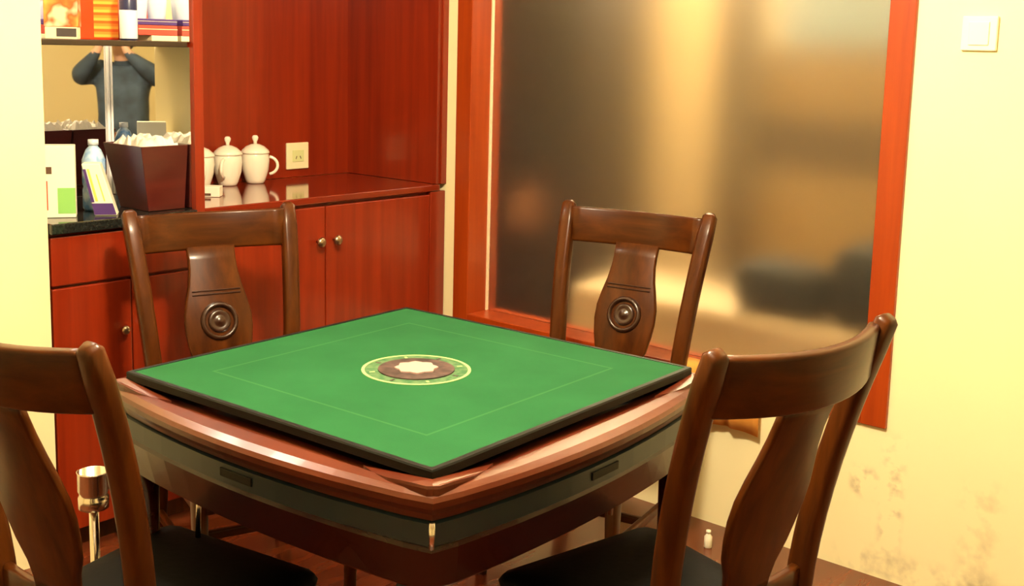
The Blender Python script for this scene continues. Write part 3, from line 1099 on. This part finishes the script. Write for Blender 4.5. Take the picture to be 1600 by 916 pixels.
# salmon bag hanging in front of the wardrobe
p = px(815, 325, 0, 3.70)
g = tag(empty('hanging_bag', (3.748, p.y, p.z)), 'small salmon bag hanging on the dark wardrobe behind the frosted pane', 'bag')
box('bag_body', -.04, .034, -.05, .05, -.09, .07, 'pinkorange', g, .02)
tube('bag_strap', [(0, -.03, .068), (0, -.02, .13), (0, 0, .15), (0, .02, .13), (0, .03, .068)], .005, 'pinkorange', g, 8)

# ------------------------------------------------------------------ photographer, seen only in the niche mirrors
fw2 = Vector((FWD.x, FWD.y, 0)).normalized()
yaw = math.atan2(fw2.y, fw2.x) - math.pi / 2
person = tag(empty('person', (-fw2.x * .30, -fw2.y * .30, 0), yaw), 'person in dark blue-grey jacket holding up a camera, reflected in the niche mirrors', 'person')
J = {'pelvis': (0, 0, .86), 'belly': (0, .01, 1.0), 'chest': (0, 0, 1.16), 'neck': (0, 0, 1.31), 'head0': (0, .015, 1.37), 'head': (0, .02, 1.46), 'crown': (0, .01, 1.545)}
verts, rad, edges = [], [], []


def V(p_, r):
    verts.append(p_)
    rad.append(r)
    return len(verts) - 1


def E(a, b_):
    edges.append((a, b_))


pel = V(J['pelvis'], (.150, .105))
bel = V(J['belly'], (.165, .115))
che = V(J['chest'], (.180, .118))
nk0 = V((0, -.005, 1.27), (.075, .065))
nek = V((0, .0, 1.325), (.052, .055))
hd0 = V((0, .02, 1.385), (.058, .070))
hd1 = V((0, .015, 1.465), (.072, .090))
crn = V((0, .005, 1.545), (.050, .062))
for a, b_ in ((pel, bel), (bel, che), (che, nk0), (nk0, nek), (nek, hd0), (hd0, hd1), (hd1, crn)):
    E(a, b_)
hand_ids = []
for s in (-1, 1):
    sh = V((s * .165, -.01, 1.265), (.085, .085))
    el = V((s * .285, .07, 1.215), (.072, .072))
    fo = V((s * .185, .16, 1.30), (.056, .056))
    wr = V((s * .100, .215, 1.39), (.030, .026))
    pa = V((s * .082, .222, 1.435), (.030, .018))
    E(che, sh); E(sh, el); E(el, fo); E(fo, wr); E(wr, pa)
    for k in range(4):
        L_ = (.030, .034, .032, .026)[k]
        k0 = V((s * .076, .214 + .000, 1.448 + .012 * k), (.0085, .0085))
        k1 = V((s * (.074 - .004), .214 + L_, 1.452 + .012 * k), (.008, .008))
        k2 = V((s * (.050), .214 + L_ + .006, 1.453 + .012 * k), (.007, .007))
        E(pa, k0); E(k0, k1); E(k1, k2)
    t0 = V((s * .070, .200, 1.432), (.009, .009))
    t1 = V((s * .045, .190, 1.436), (.008, .008))
    E(pa, t0); E(t0, t1)
    hp = V((s * .088, 0, .80), (.088, .088))
    kn = V((s * .095, .012, .46), (.058, .060))
    an = V((s * .100, -.01, .09), (.040, .042))
    he = V((s * .100, .02, .035), (.038, .032))
    to = V((s * .108, .13, .028), (.036, .022))
    E(pel, hp); E(hp, kn); E(kn, an); E(an, he); E(he, to)
me = bpy.data.meshes.new('person_body')
me.from_pydata(verts, edges, [])
tmp = bpy.data.objects.new('person_body_tmp', me)
COL.objects.link(tmp)
sk = tmp.modifiers.new('skin', 'SKIN')
sk.use_smooth_shade = True
for i, d in enumerate(me.skin_vertices[0].data):
    d.radius = rad[i]
    d.use_root = (i == pel)
ss = tmp.modifiers.new('sub', 'SUBSURF')
ss.levels = 2
ss.render_levels = 2
dg = bpy.context.evaluated_depsgraph_get()
bme = bpy.data.meshes.new_from_object(tmp.evaluated_get(dg))
bpy.data.objects.remove(tmp)
for mt in ('jacket', 'trousers', 'skin', 'black'):
    bme.materials.append(M[mt])
for pl_ in bme.polygons:
    c = pl_.center
    if c.z < .07:
        pl_.material_index = 3
    elif c.z < .84:
        pl_.material_index = 1
    elif c.z > 1.335 and abs(c.x) < .09 and c.y < .16:
        pl_.material_index = 2
    elif c.z > 1.385 and c.y > .16:
        pl_.material_index = 2
    else:
        pl_.material_index = 0
    pl_.use_smooth = True
bme.name = 'body'
finish('body', bme, None, person)
# hair cap, ears, nose
bm = bmesh.new()
bmesh.ops.create_uvsphere(bm, u_segments=24, v_segments=16, radius=1.0)
for v in bm.verts:
    if v.co.y > .2 and v.co.z < .35:
        v.co.y = .2 + (v.co.y - .2) * .2
    v.co = Vector((v.co.x * .088, v.co.y * .108 - .012, v.co.z * .100 + 1.490))
from_bm('hair', bm, 'hair', person, True)
for s in (-1, 1):
    bm = bmesh.new()
    bmesh.ops.create_uvsphere(bm, u_segments=10, v_segments=8, radius=1.0)
    for v in bm.verts:
        v.co = Vector((v.co.x * .010 + s * .088, v.co.y * .018 + .01, v.co.z * .030 + 1.455))
    from_bm('ear', bm, 'skin', person, True)
bm = bmesh.new()
bm_loft(bm, [[(a, .095 + b_, z) for a, b_ in ((-w_, 0), (w_, 0), (0, d_))] for w_, d_, z in ((.008, .008, 1.485), (.014, .026, 1.445), (.006, .010, 1.435))])
from_bm('nose', bm, 'skin', person, True)
# camera held at the eye, just behind the viewpoint
cd = tag(empty('held_camera', (-fw2.x * .055, -fw2.y * .055, H_CAM - .002), yaw), 'small black camera held by the person reflected in the niche mirrors', 'camera')
box('camera_body', -.055, .055, -.025, .010, -.035, .035, 'black', cd, .004)
o = lathe('lens', [(.024, 0), (.026, .004), (.024, .022), (.018, .022), (.001, .019)], 'glass_lens', cd, 24)
o.rotation_euler = (-math.pi / 2, 0, 0)
o.location = (0, .010, 0)
